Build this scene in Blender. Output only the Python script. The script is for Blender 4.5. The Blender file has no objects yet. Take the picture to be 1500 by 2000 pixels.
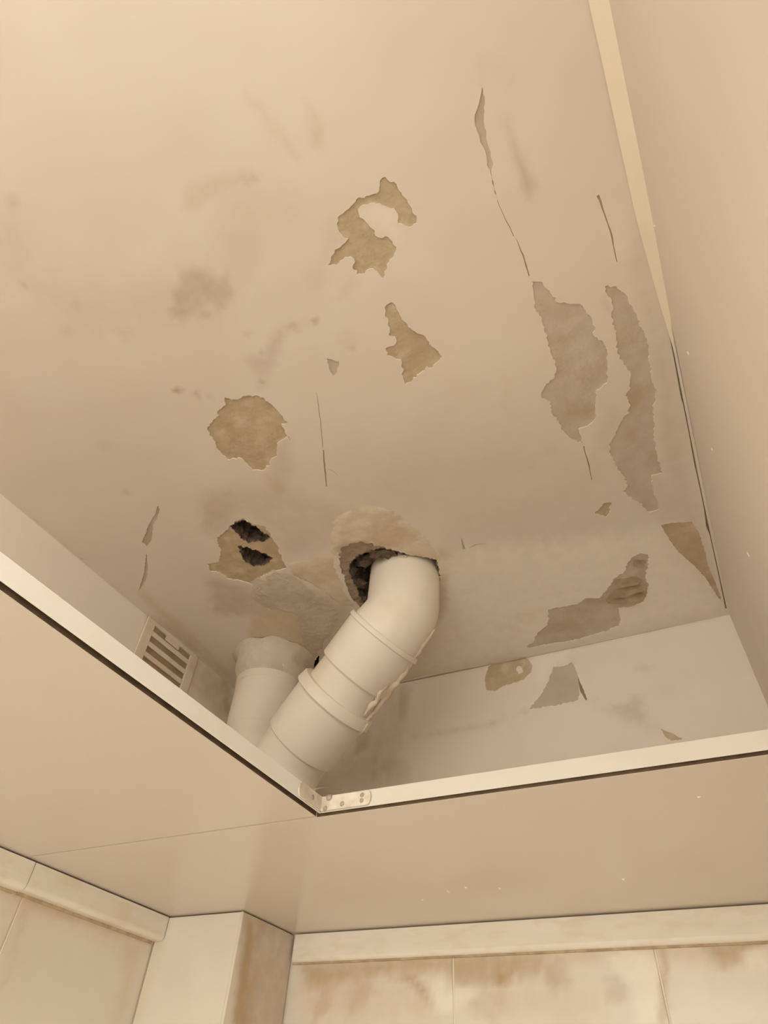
import bpy, bmesh, math, random
import numpy as np
from mathutils import Vector, Matrix, noise
from mathutils.geometry import delaunay_2d_cdt

random.seed(4)
scene = bpy.context.scene
COL = scene.collection

# ------------------------------------------------------------------ camera
EYE = Vector((0.0, 0.0, 1.85))                 # the phone, held up at 1.85 m
F = 1229.27                                    # focal length in px of the 1500 x 2000 frame
RIGHT = Vector((0.8936004602, 0.4455520445, 0.0544205224))
DOWN = Vector((-0.2866265627, 0.6597124195, -0.6947119814))
FWD = Vector((-0.3454322382, 0.6051965790, 0.7172263726))
cam_data = bpy.data.cameras.new('camera')
cam = bpy.data.objects.new('camera', cam_data)
COL.objects.link(cam)
m3 = Matrix((RIGHT, -DOWN, -FWD)).transposed()
cam.matrix_world = Matrix.Translation(EYE) @ m3.to_4x4()
cam_data.sensor_width = 36.0
cam_data.lens = 36.0 * F / 2000.0
cam_data.clip_start = 0.01
scene.camera = cam

# ------------------------------------------------------------------ world, light level, exposure
world = bpy.data.worlds.new('world')
scene.world = world
world.use_nodes = True
world.node_tree.nodes['Background'].inputs[0].default_value = (1.0, 0.93, 0.815, 1)
world.node_tree.nodes['Background'].inputs[1].default_value = 1.0
scene.view_settings.view_transform = 'Standard'
scene.view_settings.look = 'None'
scene.view_settings.exposure = 1.80
scene.view_settings.gamma = 1.0
scene.view_settings.use_curve_mapping = False
scene.cycles.max_bounces = 8
scene.cycles.diffuse_bounces = 7
scene.cycles.glossy_bounces = 2
scene.cycles.transmission_bounces = 0
scene.cycles.volume_bounces = 0

# ------------------------------------------------------------------ the room's measures (metres)
XL, XR = -0.915, 0.113          # side walls
YB, YF = 1.096, -0.95           # back wall; no front wall at YF, left open so even fill light enters
ZC = EYE.z + 0.731              # concrete ceiling
ZP = EYE.z + 0.270              # underside of the dropped ceiling
RX, RY = -0.413, 0.630          # edges of the opening in the dropped ceiling
CX, CY = -0.741, 0.942          # outer corner of the boxed pipe chase


# ------------------------------------------------------------------ helpers
def ray(px, py):
    return RIGHT * (px - 750) + DOWN * (py - 1000) + FWD * F

def on_z(px, py, z):
    r = ray(px, py)
    return EYE + r * ((z - EYE.z) / r.z)

def on_x(px, py, x):
    r = ray(px, py)
    return EYE + r * ((x - EYE.x) / r.x)

def on_y(px, py, y):
    r = ray(px, py)
    return EYE + r * ((y - EYE.y) / r.y)

def obj(name, me, mat=None, parent=None, smooth=False):
    if isinstance(me, bmesh.types.BMesh):
        bm = me
        me = bpy.data.meshes.new(name)
        bm.to_mesh(me)
        bm.free()
    o = bpy.data.objects.new(name, me)
    COL.objects.link(o)
    if mat is not None and not me.materials:
        me.materials.append(mat)
    if smooth:
        for p in me.polygons:
            p.use_smooth = True
    if parent is not None:
        o.parent = parent
    return o

def empty(name, loc):
    o = bpy.data.objects.new(name, None)
    COL.objects.link(o)
    o.location = loc
    o.empty_display_size = 0.02
    return o

def adopt(o, parent):
    """Parent o, built in world coordinates, under an Empty that stands elsewhere."""
    o.parent = parent
    o.matrix_parent_inverse = Matrix.Translation(-Vector(parent.location))
    return o

def tag(o, label=None, cat=None, group=None, kind=None):
    if label: o['label'] = label
    if cat: o['category'] = cat
    if group: o['group'] = group
    if kind: o['kind'] = kind
    return o

def add_box(bm, lo, hi, bevel=0.0):
    lo, hi = Vector(lo), Vector(hi)
    r = bmesh.ops.create_cube(bm, size=1.0)
    bmesh.ops.scale(bm, verts=r['verts'], vec=hi - lo)
    bmesh.ops.translate(bm, verts=r['verts'], vec=(hi + lo) / 2)
    if bevel:
        es = list({e for v in r['verts'] for e in v.link_edges})
        bmesh.ops.bevel(bm, geom=es, offset=bevel, segments=2, affect='EDGES', profile=0.5)
    return bm

def box(lo, hi, bevel=0.0):
    return add_box(bmesh.new(), lo, hi, bevel)

def fbm(p, octs=4):
    return noise.fractal(p, 0.9, 2.1, octs)


# ------------------------------------------------------------------ materials
def new_mat(name):
    m = bpy.data.materials.new(name)
    m.use_nodes = True
    nt = m.node_tree
    return m, nt, nt.nodes['Principled BSDF']

def mottled(name, c1, c2, scale=20.0, rough=0.8, bump=0.15, bump_scale=120.0, spec=0.3,
            c3=None, c3_scale=6.0, c3_amt=0.5, stretch=(1, 1, 1), bump_dist=0.002, detail=2):
    m, nt, b = new_mat(name)
    N, L = nt.nodes, nt.links
    tc = N.new('ShaderNodeTexCoord')
    mp = N.new('ShaderNodeMapping')
    mp.inputs['Scale'].default_value = stretch
    L.new(tc.outputs['Object'], mp.inputs['Vector'])
    n1 = N.new('ShaderNodeTexNoise')
    n1.inputs['Scale'].default_value = scale
    n1.inputs['Detail'].default_value = detail
    L.new(mp.outputs[0], n1.inputs['Vector'])
    r1 = N.new('ShaderNodeMapRange')
    r1.inputs['From Min'].default_value = 0.35
    r1.inputs['From Max'].default_value = 0.65
    L.new(n1.outputs['Fac'], r1.inputs['Value'])
    mx = N.new('ShaderNodeMix'); mx.data_type = 'RGBA'
    mx.inputs['A'].default_value = (*c1, 1)
    mx.inputs['B'].default_value = (*c2, 1)
    L.new(r1.outputs[0], mx.inputs['Factor'])
    out = mx.outputs['Result']
    if c3:
        n2 = N.new('ShaderNodeTexNoise')
        n2.inputs['Scale'].default_value = c3_scale
        n2.inputs['Detail'].default_value = detail + 1
        L.new(mp.outputs[0], n2.inputs['Vector'])
        r2 = N.new('ShaderNodeMapRange')
        r2.inputs['From Min'].default_value = 0.5
        r2.inputs['From Max'].default_value = 0.68
        r2.inputs['To Max'].default_value = c3_amt
        L.new(n2.outputs['Fac'], r2.inputs['Value'])
        m2 = N.new('ShaderNodeMix'); m2.data_type = 'RGBA'
        m2.inputs['B'].default_value = (*c3, 1)
        L.new(out, m2.inputs['A'])
        L.new(r2.outputs[0], m2.inputs['Factor'])
        out = m2.outputs['Result']
    L.new(out, b.inputs['Base Color'])
    b.inputs['Roughness'].default_value = rough
    b.inputs['Specular IOR Level'].default_value = spec
    if bump >= 0.2:
        n3 = N.new('ShaderNodeTexNoise')
        n3.inputs['Scale'].default_value = bump_scale
        n3.inputs['Detail'].default_value = 2
        L.new(tc.outputs['Object'], n3.inputs['Vector'])
        bp = N.new('ShaderNodeBump')
        bp.inputs['Strength'].default_value = bump
        bp.inputs['Distance'].default_value = bump_dist
        L.new(n3.outputs['Fac'], bp.inputs['Height'])
        L.new(bp.outputs[0], b.inputs['Normal'])
    return m

def stained(name, base1, base2, rough=0.7, spec=0.3, bump=0.08, stains=()):
    """Paint or glaze with stains: each stain layer is a mesh attribute that holds the outline
    of the blot; noise in the material gives it its mottling."""
    m = mottled(name, base1, base2, scale=9.0, rough=rough, bump=bump, bump_scale=90.0, spec=spec)
    nt = m.node_tree
    N, L = nt.nodes, nt.links
    b = N['Principled BSDF']
    src = b.inputs['Base Color'].links[0].from_socket
    tc = [n for n in N if n.bl_idname == 'ShaderNodeTexCoord'][0]
    n = N.new('ShaderNodeTexNoise')
    n.inputs['Scale'].default_value = 48.0
    n.inputs['Detail'].default_value = 2
    L.new(tc.outputs['Object'], n.inputs['Vector'])
    r = N.new('ShaderNodeMapRange')
    r.inputs['From Min'].default_value = 0.25
    r.inputs['From Max'].default_value = 0.6
    r.inputs['To Min'].default_value = 0.62
    L.new(n.outputs['Fac'], r.inputs['Value'])
    for i, (attr, color) in enumerate(stains):
        at = N.new('ShaderNodeAttribute')
        at.attribute_name = attr
        mu = N.new('ShaderNodeMath'); mu.operation = 'MULTIPLY'; mu.use_clamp = True
        L.new(at.outputs['Fac'], mu.inputs[0])
        L.new(r.outputs[0], mu.inputs[1])
        mx = N.new('ShaderNodeMix'); mx.data_type = 'RGBA'
        mx.inputs['B'].default_value = (*color, 1)
        L.new(src, mx.inputs['A'])
        L.new(mu.outputs[0], mx.inputs['Factor'])
        src = mx.outputs['Result']
    L.new(src, b.inputs['Base Color'])
    return m

BROWN, GREY, YELLOW, PALE = (0.40, 0.305, 0.20), (0.605, 0.525, 0.43), (0.60, 0.49, 0.31), (0.88, 0.82, 0.73)
LAYERS = (('grey', GREY), ('yellow', YELLOW), ('pale', PALE), ('brown', BROWN))
M = {}
M['paint'] = stained('old_ceiling_paint', (0.77, 0.71, 0.63), (0.75, 0.685, 0.60), 0.75, 0.25, 0.05, LAYERS)
M['wall_paint'] = stained('old_wall_paint', (0.81, 0.745, 0.665), (0.79, 0.725, 0.64), 0.7, 0.3, 0.05, LAYERS)
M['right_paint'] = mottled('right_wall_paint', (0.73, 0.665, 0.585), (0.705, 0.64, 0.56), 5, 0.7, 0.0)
M['tile'] = stained('cream_tile_glaze', (0.74, 0.70, 0.62), (0.70, 0.655, 0.57), 0.35, 0.45, 0.02,
                    (('grey', (0.55, 0.475, 0.385)), ('yellow', (0.63, 0.50, 0.33)), ('pale', (0.84, 0.80, 0.71)), ('brown', (0.44, 0.30, 0.16))))
M['ochre'] = mottled('ochre_bare_plaster', (0.56, 0.47, 0.33), (0.48, 0.39, 0.255), 36, 0.9, 0.5, 160,
                     c3=(0.66, 0.555, 0.41), c3_scale=38, c3_amt=0.8, detail=5)
M['mauve'] = mottled('grey_bare_plaster', (0.61, 0.54, 0.455), (0.55, 0.48, 0.395), 34, 0.9, 0.4, 140,
                     c3=(0.50, 0.41, 0.29), c3_scale=22, c3_amt=0.85, detail=5)
M['faded'] = mottled('faded_bare_plaster', (0.56, 0.49, 0.40), (0.52, 0.445, 0.36), 22, 0.9, 0.3, 140,
                     c3=(0.49, 0.41, 0.31), c3_scale=11, c3_amt=0.6)
M['crack'] = mottled('crack_grime', (0.25, 0.19, 0.13), (0.34, 0.265, 0.18), 60, 0.95, 0.3, 200)
M['soft_crack'] = mottled('painted_over_crack', (0.44, 0.37, 0.285), (0.50, 0.42, 0.33), 60, 0.95, 0.3, 200)
M['rubble'] = mottled('mouldy_rubble', (0.07, 0.055, 0.042), (0.17, 0.13, 0.10), 55, 0.95, 0.9, 130,
                      c3=(0.20, 0.155, 0.11), c3_scale=30, c3_amt=0.8, bump_dist=0.006)
M['brown_rubble'] = mottled('brown_rubble', (0.20, 0.135, 0.095), (0.11, 0.08, 0.06), 70, 0.95, 0.9, 130, bump_dist=0.004)
M['hole_lip'] = mottled('broken_hole_lip', (0.40, 0.315, 0.235), (0.31, 0.24, 0.175), 60, 0.95, 0.8, 130, bump_dist=0.004)
M['mortar'] = mottled('yellowed_mortar', (0.74, 0.66, 0.54), (0.68, 0.595, 0.465), 32, 0.9, 0.35, 110,
                      c3=(0.56, 0.455, 0.29), c3_scale=20, c3_amt=0.6, bump_dist=0.003)
M['grey_mortar'] = mottled('grey_green_mortar', (0.65, 0.585, 0.485), (0.58, 0.515, 0.415), 26, 0.9, 0.5, 110,
                           c3=(0.46, 0.39, 0.27), c3_scale=16, c3_amt=0.5, bump_dist=0.004)
M['pvc'] = mottled('aged_white_pvc', (0.83, 0.78, 0.69), (0.80, 0.745, 0.65), 9, 0.42, 0.03, 60, 0.45,
                   c3=(0.67, 0.575, 0.44), c3_scale=13, c3_amt=0.35)
M['pvc_dull'] = mottled('paint_smeared_pvc', (0.79, 0.725, 0.625), (0.75, 0.68, 0.575), 12, 0.6, 0.1, 80, 0.3,
                        c3=(0.60, 0.55, 0.46), c3_scale=12, c3_amt=0.5)
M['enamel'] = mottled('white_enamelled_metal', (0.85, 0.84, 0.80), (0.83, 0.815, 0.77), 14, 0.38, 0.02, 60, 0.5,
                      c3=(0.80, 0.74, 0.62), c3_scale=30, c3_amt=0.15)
M['bracket'] = mottled('smeared_galvanised_metal', (0.72, 0.66, 0.57), (0.58, 0.51, 0.42), 70, 0.45, 0.2, 120, 0.5,
                       c3=(0.50, 0.43, 0.34), c3_scale=45, c3_amt=0.6)
M['rivet'] = mottled('dull_rivet', (0.30, 0.25, 0.20), (0.42, 0.36, 0.29), 200, 0.4, 0.0, 100, 0.5)
M['panel'] = mottled('satin_ceiling_panel', (0.645, 0.58, 0.505), (0.635, 0.57, 0.49), 6, 0.22, 0.015, 30, 0.5)
M['molding'] = mottled('aged_plastic_molding', (0.79, 0.75, 0.67), (0.75, 0.71, 0.62), 12, 0.4, 0.03, 60, 0.45,
                       c3=(0.70, 0.58, 0.40), c3_scale=22, c3_amt=0.45, stretch=(1, 1, 3))
M['grime'] = mottled('brown_grime', (0.40, 0.30, 0.19), (0.52, 0.41, 0.27), 70, 0.9, 0.3, 200)
M['grout'] = mottled('dirty_grout', (0.52, 0.45, 0.35), (0.58, 0.50, 0.39), 40, 0.9, 0.2, 200)
M['dark'] = mottled('dark_duct', (0.30, 0.225, 0.14), (0.36, 0.275, 0.175), 30, 0.95, 0.0)
M['vent'] = mottled('overpainted_vent', (0.74, 0.66, 0.55), (0.70, 0.61, 0.49), 25, 0.75, 0.2, 90,
                    c3=(0.52, 0.43, 0.28), c3_scale=16, c3_amt=0.5)
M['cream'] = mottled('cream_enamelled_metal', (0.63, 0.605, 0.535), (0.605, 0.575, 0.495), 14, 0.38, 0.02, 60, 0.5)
M['gap_shade'] = mottled('dark_gap_shade', (0.075, 0.048, 0.028), (0.11, 0.072, 0.042), 60, 0.8, 0.0)  # near-black colour standing in for shade in the rim gap
M['flake'] = mottled('loose_plaster_flake', (0.74, 0.64, 0.475), (0.60, 0.49, 0.32), 60, 0.85, 0.0, detail=4)
M['fillet'] = mottled('cream_fillet', (0.85, 0.79, 0.655), (0.83, 0.765, 0.62), 14, 0.6, 0.05, 60)
M['speck'] = mottled('white_speck', (0.92, 0.88, 0.80), (0.90, 0.86, 0.78), 50, 0.4, 0.0)
M['floor'] = mottled('floor_tile', (0.42, 0.385, 0.33), (0.38, 0.345, 0.30), 6, 0.4, 0.02)
M['room_paint'] = mottled('room_paint', (0.80, 0.76, 0.69), (0.78, 0.74, 0.67), 5, 0.7, 0.03)
M['chrome'] = mottled('lamp_base_metal', (0.6, 0.58, 0.55), (0.55, 0.53, 0.5), 30, 0.35, 0.0)


# ------------------------------------------------------------------ planes that carry paint, patches and cracks
class Plane:
    """A flat frame in the room: origin o, in-plane axes u and v, n pointing into the room."""
    def __init__(self, o, u, v, n, picker):
        self.o, self.u, self.v, self.n, self.pick = Vector(o), Vector(u), Vector(v), Vector(n), picker
        self.relief = lambda a, b: 0.0

    def uv(self, pts):
        out = []
        for px, py in pts:
            d = self.pick(px, py) - self.o
            out.append((d.dot(self.u), d.dot(self.v)))
        return out

    def p(self, a, b, h=0.0):
        return self.o + self.u * a + self.v * b + self.n * (h + self.relief(a, b))

CEIL = Plane((0, 0, ZC), (1, 0, 0), (0, 1, 0), (0, 0, -1), lambda x, y: on_z(x, y, ZC))
LEFT = Plane((XL, 0, 0), (0, 1, 0), (0, 0, 1), (1, 0, 0), lambda x, y: on_x(x, y, XL))
BACK = Plane((0, YB, 0), (1, 0, 0), (0, 0, 1), (0, -1, 0), lambda x, y: on_y(x, y, YB))
WRIGHT = Plane((XR, 0, 0), (0, 1, 0), (0, 0, 1), (-1, 0, 0), lambda x, y: on_x(x, y, XR))

def smooth01(t):
    t = min(1.0, max(0.0, t))
    return t * t * (3 - 2 * t)

def ceil_relief(a, b):
    # wavy old plaster; towards the back wall it sags like a shallow cove
    h = 0.0020 * noise.noise(Vector((a * 3.1, b * 3.1, 1.7))) + 0.0007 * noise.noise(Vector((a * 14, b * 14, 4.2)))
    right = smooth01((a + 0.50) / 0.20)
    rise = smooth01((b - 0.42) / 0.36)
    sag = max(0.0, (b - 0.77) / (YB - 0.77))
    sag = sag * sag * (1.6 - 0.6 * sag) if sag < 1 else 1.0
    return h + right * (-0.010 * rise + 0.016 * sag)
CEIL.relief = ceil_relief
LEFT.relief = lambda a, b: 0.0012 * noise.noise(Vector((a * 4, b * 4, 9.0)))
BACK.relief = lambda a, b: 0.0014 * noise.noise(Vector((a * 4, b * 4, 19.0))) + 0.0005 * noise.noise(Vector((a * 18, b * 18, 2.0)))
WRIGHT.relief = lambda a, b: 0.0015 * noise.noise(Vector((a * 2.5, b * 2.5, 29.0)))

def inside(P, poly):
    """Vectorised point-in-polygon."""
    P = np.asarray(P, float)
    Q = np.asarray(poly, float)
    res = np.zeros(len(P), bool)
    x, y = P[:, 0], P[:, 1]
    for i in range(len(Q)):
        x1, y1 = Q[i]
        x2, y2 = Q[(i + 1) % len(Q)]
        if y1 == y2:
            continue
        c = ((y1 > y) != (y2 > y)) & (x < (x2 - x1) * (y - y1) / (y2 - y1) + x1)
        res ^= c
    return res

def edge_dist(P, poly, closed=True):
    P = np.asarray(P, float)
    Q = np.asarray(poly, float)
    d = np.full(len(P), 1e9)
    for i in range(len(Q) if closed else len(Q) - 1):
        a, b = Q[i], Q[(i + 1) % len(Q)]
        ab = b - a
        t = np.clip(((P - a) @ ab) / max(1e-12, ab @ ab), 0, 1)
        d = np.minimum(d, np.linalg.norm(P - (a + t[:, None] * ab), axis=1))
    return d

def ragged(poly, step=0.004, amp=0.0012, seed=0.0):
    step, amp = step * 0.7, amp * 2.6
    """Refine an outline and roughen it like torn paint."""
    out = []
    n = len(poly)
    for i in range(n):
        a = Vector((*poly[i], 0)); b = Vector((*poly[(i + 1) % n], 0))
        k = max(1, int((b - a).length / step))
        nrm = Vector((-(b - a).y, (b - a).x, 0))
        if nrm.length > 0: nrm.normalize()
        for j in range(k):
            q = a.lerp(b, j / k)
            w = amp * (noise.noise(Vector((q.x * 170, q.y * 170, seed))) + 0.6 * noise.noise(Vector((q.x * 420, q.y * 420, seed + 3))))
            if j == 0: w *= 0.3
            q = q + nrm * w
            out.append((q.x, q.y))
    return out

def ribbon(pts, widths):
    """Outline of a crack that follows pts with the given widths (plane units)."""
    P = [Vector((*p, 0)) for p in pts]
    left, right = [], []
    for i, p in enumerate(P):
        t = (P[min(i + 1, len(P) - 1)] - P[max(i - 1, 0)])
        t.normalize()
        nn = Vector((-t.y, t.x, 0)) * widths[i] / 2
        left.append(((p + nn).x, (p + nn).y)); right.append(((p - nn).x, (p - nn).y))
    return left + right[::-1]

def triangulate(outline, loops, pts):
    """Constrained triangulation of an outline with extra loops and free points."""
    verts, edges = [], []
    for loop in [outline] + loops:
        s = len(verts)
        verts += [Vector(q) for q in loop]
        edges += [(s + i, s + (i + 1) % len(loop)) for i in range(len(loop))]
    verts += [Vector(q) for q in pts]
    V2, E2, F2, _, _, _ = delaunay_2d_cdt(verts, edges, [], 0, 1e-6)
    return np.array([(v.x, v.y) for v in V2]), [tuple(f) for f in F2]

def stain_attrs(me, P, stains):
    """stains: list of (layer, outline in plane units, softness, strength)."""
    layers = {k: np.zeros(len(P)) for k, _ in LAYERS}
    P = np.asarray(P)
    for layer, poly, soft, amt in stains:
        Q = np.asarray(poly)
        lo, hi = Q.min(0) - soft * 2, Q.max(0) + soft * 2
        idx = np.nonzero(((P >= lo) & (P <= hi)).all(1))[0]
        if not len(idx): continue
        S = P[idx]
        wob = np.array([noise.noise(Vector((q[0] * 70, q[1] * 70, len(poly)))) for q in S]) * soft * 0.7
        d = edge_dist(S, poly)
        d = np.where(inside(S, poly), d, -d) + wob
        t = np.clip(d / (2 * soft) + 0.5, 0, 1)
        layers[layer][idx] = np.maximum(layers[layer][idx], amt * t * t * (3 - 2 * t))
    for k, a in layers.items():
        at = me.attributes.new(k, 'FLOAT', 'POINT')
        at.data.foreach_set('value', np.concatenate([a, np.zeros(len(me.vertices) - len(a))]).astype(np.float32))

def painted_surface(name, plane, outline, holes, stains, mat, grid=0.008, depth=0.0016):
    """A coat of paint over a plane, with real holes where it has come off."""
    Q = np.array(outline)
    lo, hi = Q.min(0), Q.max(0)
    gx = np.arange(lo[0] + grid / 2, hi[0], grid)
    gy = np.arange(lo[1] + grid / 2, hi[1], grid)
    G = np.array([(x + random.uniform(-.2, .2) * grid, y + random.uniform(-.2, .2) * grid) for x in gx for y in gy])
    keep = inside(G, outline) & (edge_dist(G, outline) > grid * 0.3)
    if plane is CEIL: keep &= (G[:, 1] > -0.3) | (np.arange(len(G)) % 40 == 0)
    for h in holes:
        H = np.asarray(h)
        near = ((G > H.min(0) - 0.004) & (G < H.max(0) + 0.004)).all(1)
        idx = np.nonzero(near & keep)[0]
        if len(idx):
            bad = inside(G[idx], h) | (edge_dist(G[idx], h) < 0.0015)
            keep[idx[bad]] = False
    G = G[keep]
    P, T = triangulate(outline, [list(h) for h in holes], [tuple(g) for g in G])
    C = np.array([P[list(t)].mean(0) for t in T])
    ok = inside(C, outline)
    for h in holes:
        ok &= ~inside(C, h)
    T = [t for t, k in zip(T, ok) if k]
    W = [plane.p(a, b) for a, b in P]
    nv = len(W)
    # torn edges of the paint: walls going back into the hole
    faces = list(T)
    flat = [True] * len(T)
    for h in holes:
        s = len(W)
        n = len(h)
        for a, b in h: W.append(plane.p(a, b))
        for a, b in h: W.append(plane.p(a, b, -depth * 1.15))
        for i in range(n):
            j = (i + 1) % n
            faces.append((s + i, s + j, s + n + j, s + n + i))
            flat.append(False)
    # orient to the room side
    a, b, c = (W[i] for i in faces[0])
    if (b - a).cross(c - a).dot(plane.n) < 0:
        faces = [f[::-1] for f in faces]
    me = bpy.data.meshes.new(name)
    me.from_pydata(W, [], faces)
    me.polygons.foreach_set('use_smooth', flat)
    stain_attrs(me, P, stains)
    me.materials.append(mat)
    return obj(name, me)

def patch(name, plane, poly, mat, parent, depth=0.004, bumpy=0.0012, grid=0.007, raise_h=None, edge_w=0.012, freq=60):
    """The bare material in a hole (recessed by depth), or with raise_h a lump standing proud."""
    Q = np.array(poly)
    lo, hi = Q.min(0), Q.max(0)
    G = np.array([(x + random.uniform(-.25, .25) * grid, y + random.uniform(-.25, .25) * grid)
                  for x in np.arange(lo[0], hi[0] + grid, grid) for y in np.arange(lo[1], hi[1] + grid, grid)])
    k = inside(G, poly)
    k[k] = edge_dist(G[k], poly) > 0.0015
    P, T = triangulate(list(poly), [], [tuple(g) for g in G[k]])
    C = np.array([P[list(t)].mean(0) for t in T])
    ok = inside(C, poly)
    T = [t for t, q in zip(T, ok) if q]
    d = edge_dist(P, poly)
    W = []
    for (a, b), e in zip(P, d):
        nz = noise.fractal(Vector((a * freq, b * freq, plane.o.x + 3.1)), 0.9, 2.0, 4)
        if raise_h is None:
            h = -depth + bumpy * nz * min(1.0, e / 0.004)
            h = min(h, -0.0004)
        else:
            t = min(1.0, e / edge_w)
            h = -0.001 + raise_h * math.sqrt(t) * (0.62 + 0.38 * nz)
        W.append(plane.p(a, b, h))
    a, b, c = (W[i] for i in T[0])
    if (b - a).cross(c - a).dot(plane.n) < 0:
        T = [t[::-1] for t in T]
    me = bpy.data.meshes.new(name)
    me.from_pydata(W, [], T)
    o = obj(name, me, mat, parent, smooth=True)
    return o

def cavity(name, plane, poly, mat, parent, deep=0.05, shrink=0.75, rough=0.006):
    """A broken-out hole into the slab: ragged side walls and an uneven bottom."""
    Q = np.array(poly); c = Q.mean(0)
    rings, n = [], len(poly)
    for lvl, (s, h) in enumerate(((1.0, -0.0005), (1.02, -0.008), (0.97, -deep * .35), (0.9, -deep * .7), (shrink, -deep), (shrink * .55, -deep * 1.05), (shrink * .2, -deep))):
        ring = []
        for a, b in poly:
            q = c + (np.array((a, b)) - c) * s
            w = plane.p(q[0], q[1], h)
            if lvl:
                w = w + rough * Vector(noise.noise_vector(w * 55)) + rough * .6 * Vector(noise.noise_vector(w * 140))
            ring.append(w)
        rings.append(ring)
    W = [w for r in rings for w in r]
    Fc = []
    for l in range(len(rings) - 1):
        for i in range(n):
            j = (i + 1) % n
            Fc.append((l * n + i, l * n + j, (l + 1) * n + j, (l + 1) * n + i))
    Fc.append(tuple(range((len(rings) - 1) * n, len(rings) * n)))
    me = bpy.data.meshes.new(name)
    me.from_pydata(W, [], Fc)
    return obj(name, me, mat, parent)


def dab(plane, px, py, w, h, parent, thick=0.0009):
    c = plane.uv([(px, py)])[0]
    W = [plane.p(c[0], c[1], thick)]
    W += [plane.p(c[0] + .6 * w * math.cos(i * math.pi / 5), c[1] + .6 * h * math.sin(i * math.pi / 5), thick * .9) for i in range(10)]
    W += [plane.p(c[0] + w * math.cos(i * math.pi / 5), c[1] + h * math.sin(i * math.pi / 5), -.0004) for i in range(10)]
    Fc = [(0, 1 + i, 1 + (i + 1) % 10) for i in range(10)] + [(1 + i, 11 + i, 11 + (i + 1) % 10, 1 + (i + 1) % 10) for i in range(10)]
    me = bpy.data.meshes.new('white_dot'); me.from_pydata(W, [], Fc)
    return obj('white_dot', me, M['speck'], parent, smooth=True)

# ------------------------------------------------------------------ ceiling: holes, patches, cracks, stains, painted light and shade
HOOK = [(746,349),(757,352),(774,360),(779,373),(794,390),(805,407),(814,427),(813,437),(799,444),(778,437),(777,420),(769,407),(754,404),(741,398),(730,396),(717,401),(703,404),(699,410),(703,425),(714,433),(723,444),(732,451),(734,462),(741,465),(752,462),(767,471),(774,483),(769,502),(759,513),(755,528),(748,544),(739,536),(729,525),(717,528),(712,536),(697,536),(689,524),(691,506),(685,502),(673,503),(664,511),(657,519),(640,518),(646,502),(659,486),(673,475),(680,466),(666,459),(660,449),(660,425),(673,414),(688,400),(697,388),(712,388),(730,379),(741,373)]
FISH = [(764,590),(773,597),(780,614),(789,627),(805,645),(820,652),(833,661),(838,672),(851,684),(864,696),(855,707),(845,718),(833,716),(822,728),(807,737),(803,746),(791,750),(786,730),(783,702),(769,698),(755,694),(753,680),(772,672),(775,667),(772,658),(762,657),(758,636),(759,625),(752,614),(752,601)]
CHIP = [(637,700),(653,704),(662,706),(659,726),(651,735),(645,726)]
ROUND = [(439,776),(451,781),(466,780),(483,773),(502,772),(517,779),(532,792),(544,804),(553,817),(563,826),(556,829),(550,828),(556,840),(561,851),(547,862),(541,866),(542,888),(529,898),(525,910),(511,919),(495,918),(483,906),(469,894),(454,895),(447,899),(433,887),(424,876),(416,858),(405,840),(410,828),(423,814),(428,799),(440,792)]
LHOLE = [(425,1052),(446,1031),(472,1012),(494,1024),(519,1029),(529,1045),(543,1067),(559,1109),(546,1113),(533,1116),(515,1123),(494,1140),(474,1135),(446,1130),(429,1118),(411,1116),(406,1102),(429,1095),(432,1074),(425,1062)]
LCORE_A = [(450,1027),(474,1014),(496,1028),(524,1046),(517,1058),(500,1056),(486,1061),(470,1049)]
LCORE_B = [(466,1067),(484,1069),(506,1077),(533,1090),(519,1102),(494,1106),(475,1093)]
PCORE = [(683,1102),(694,1090),(712,1082),(728,1078),(742,1074),(775,1083),(800,1090),(850,1101),(858,1133),(853,1160),(820,1185),(770,1195),(724,1190),(708,1174),(697,1150),(688,1132),(681,1115)]
PHOLE = [(664,1067),(682,1061),(708,1057),(744,1068),(775,1080),(800,1088),(852,1099),(861,1133),(852,1160),(820,1185),(770,1195),(715,1195),(702,1187),(685,1165),(676,1140),(664,1109),(660,1088)]
BIG = [(1040,550),(1054,551),(1074,568),(1084,588),(1096,593),(1134,594),(1148,614),(1160,636),(1162,658),(1178,668),(1186,684),(1187,720),(1186,750),(1176,758),(1166,764),(1164,790),(1164,821),(1149,837),(1131,842),(1139,871),(1130,869),(1111,856),(1098,843),(1092,824),(1079,812),(1076,787),(1059,780),(1058,766),(1068,750),(1084,736),(1086,716),(1074,678),(1060,632),(1047,604),(1042,578)]
LONG = [(1192,582),(1198,600),(1194,616),(1202,644),(1206,686),(1218,710),(1232,730),(1230,764),(1222,776),(1230,790),(1230,812),(1222,814),(1212,833),(1199,859),(1192,871),(1196,897),(1208,921),(1225,941),(1228,959),(1219,968),(1237,982),(1258,996),(1269,1009),(1287,1006),(1290,991),(1278,968),(1275,938),(1297,932),(1290,909),(1282,883),(1280,853),(1278,803),(1282,776),(1274,736),(1268,710),(1268,680),(1258,650),(1240,610),(1218,572),(1204,559),(1176,558),(1182,570)]
WEDGE = [(1294,1034),(1310,1031),(1354,1026),(1369,1050),(1378,1079),(1384,1106),(1395,1132),(1410,1173),(1401,1164),(1378,1129),(1357,1108),(1328,1085),(1309,1059)]
NICK = [(1164,1012),(1173,1003),(1184,991),(1196,990),(1193,1012),(1187,1019)]
SLIT = [(942,170),(947,190),(945,225),(952,280),(962,315),(960,340),(969,382),(965,372),(950,305),(937,270),(928,245),(927,227),(935,205)]
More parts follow.
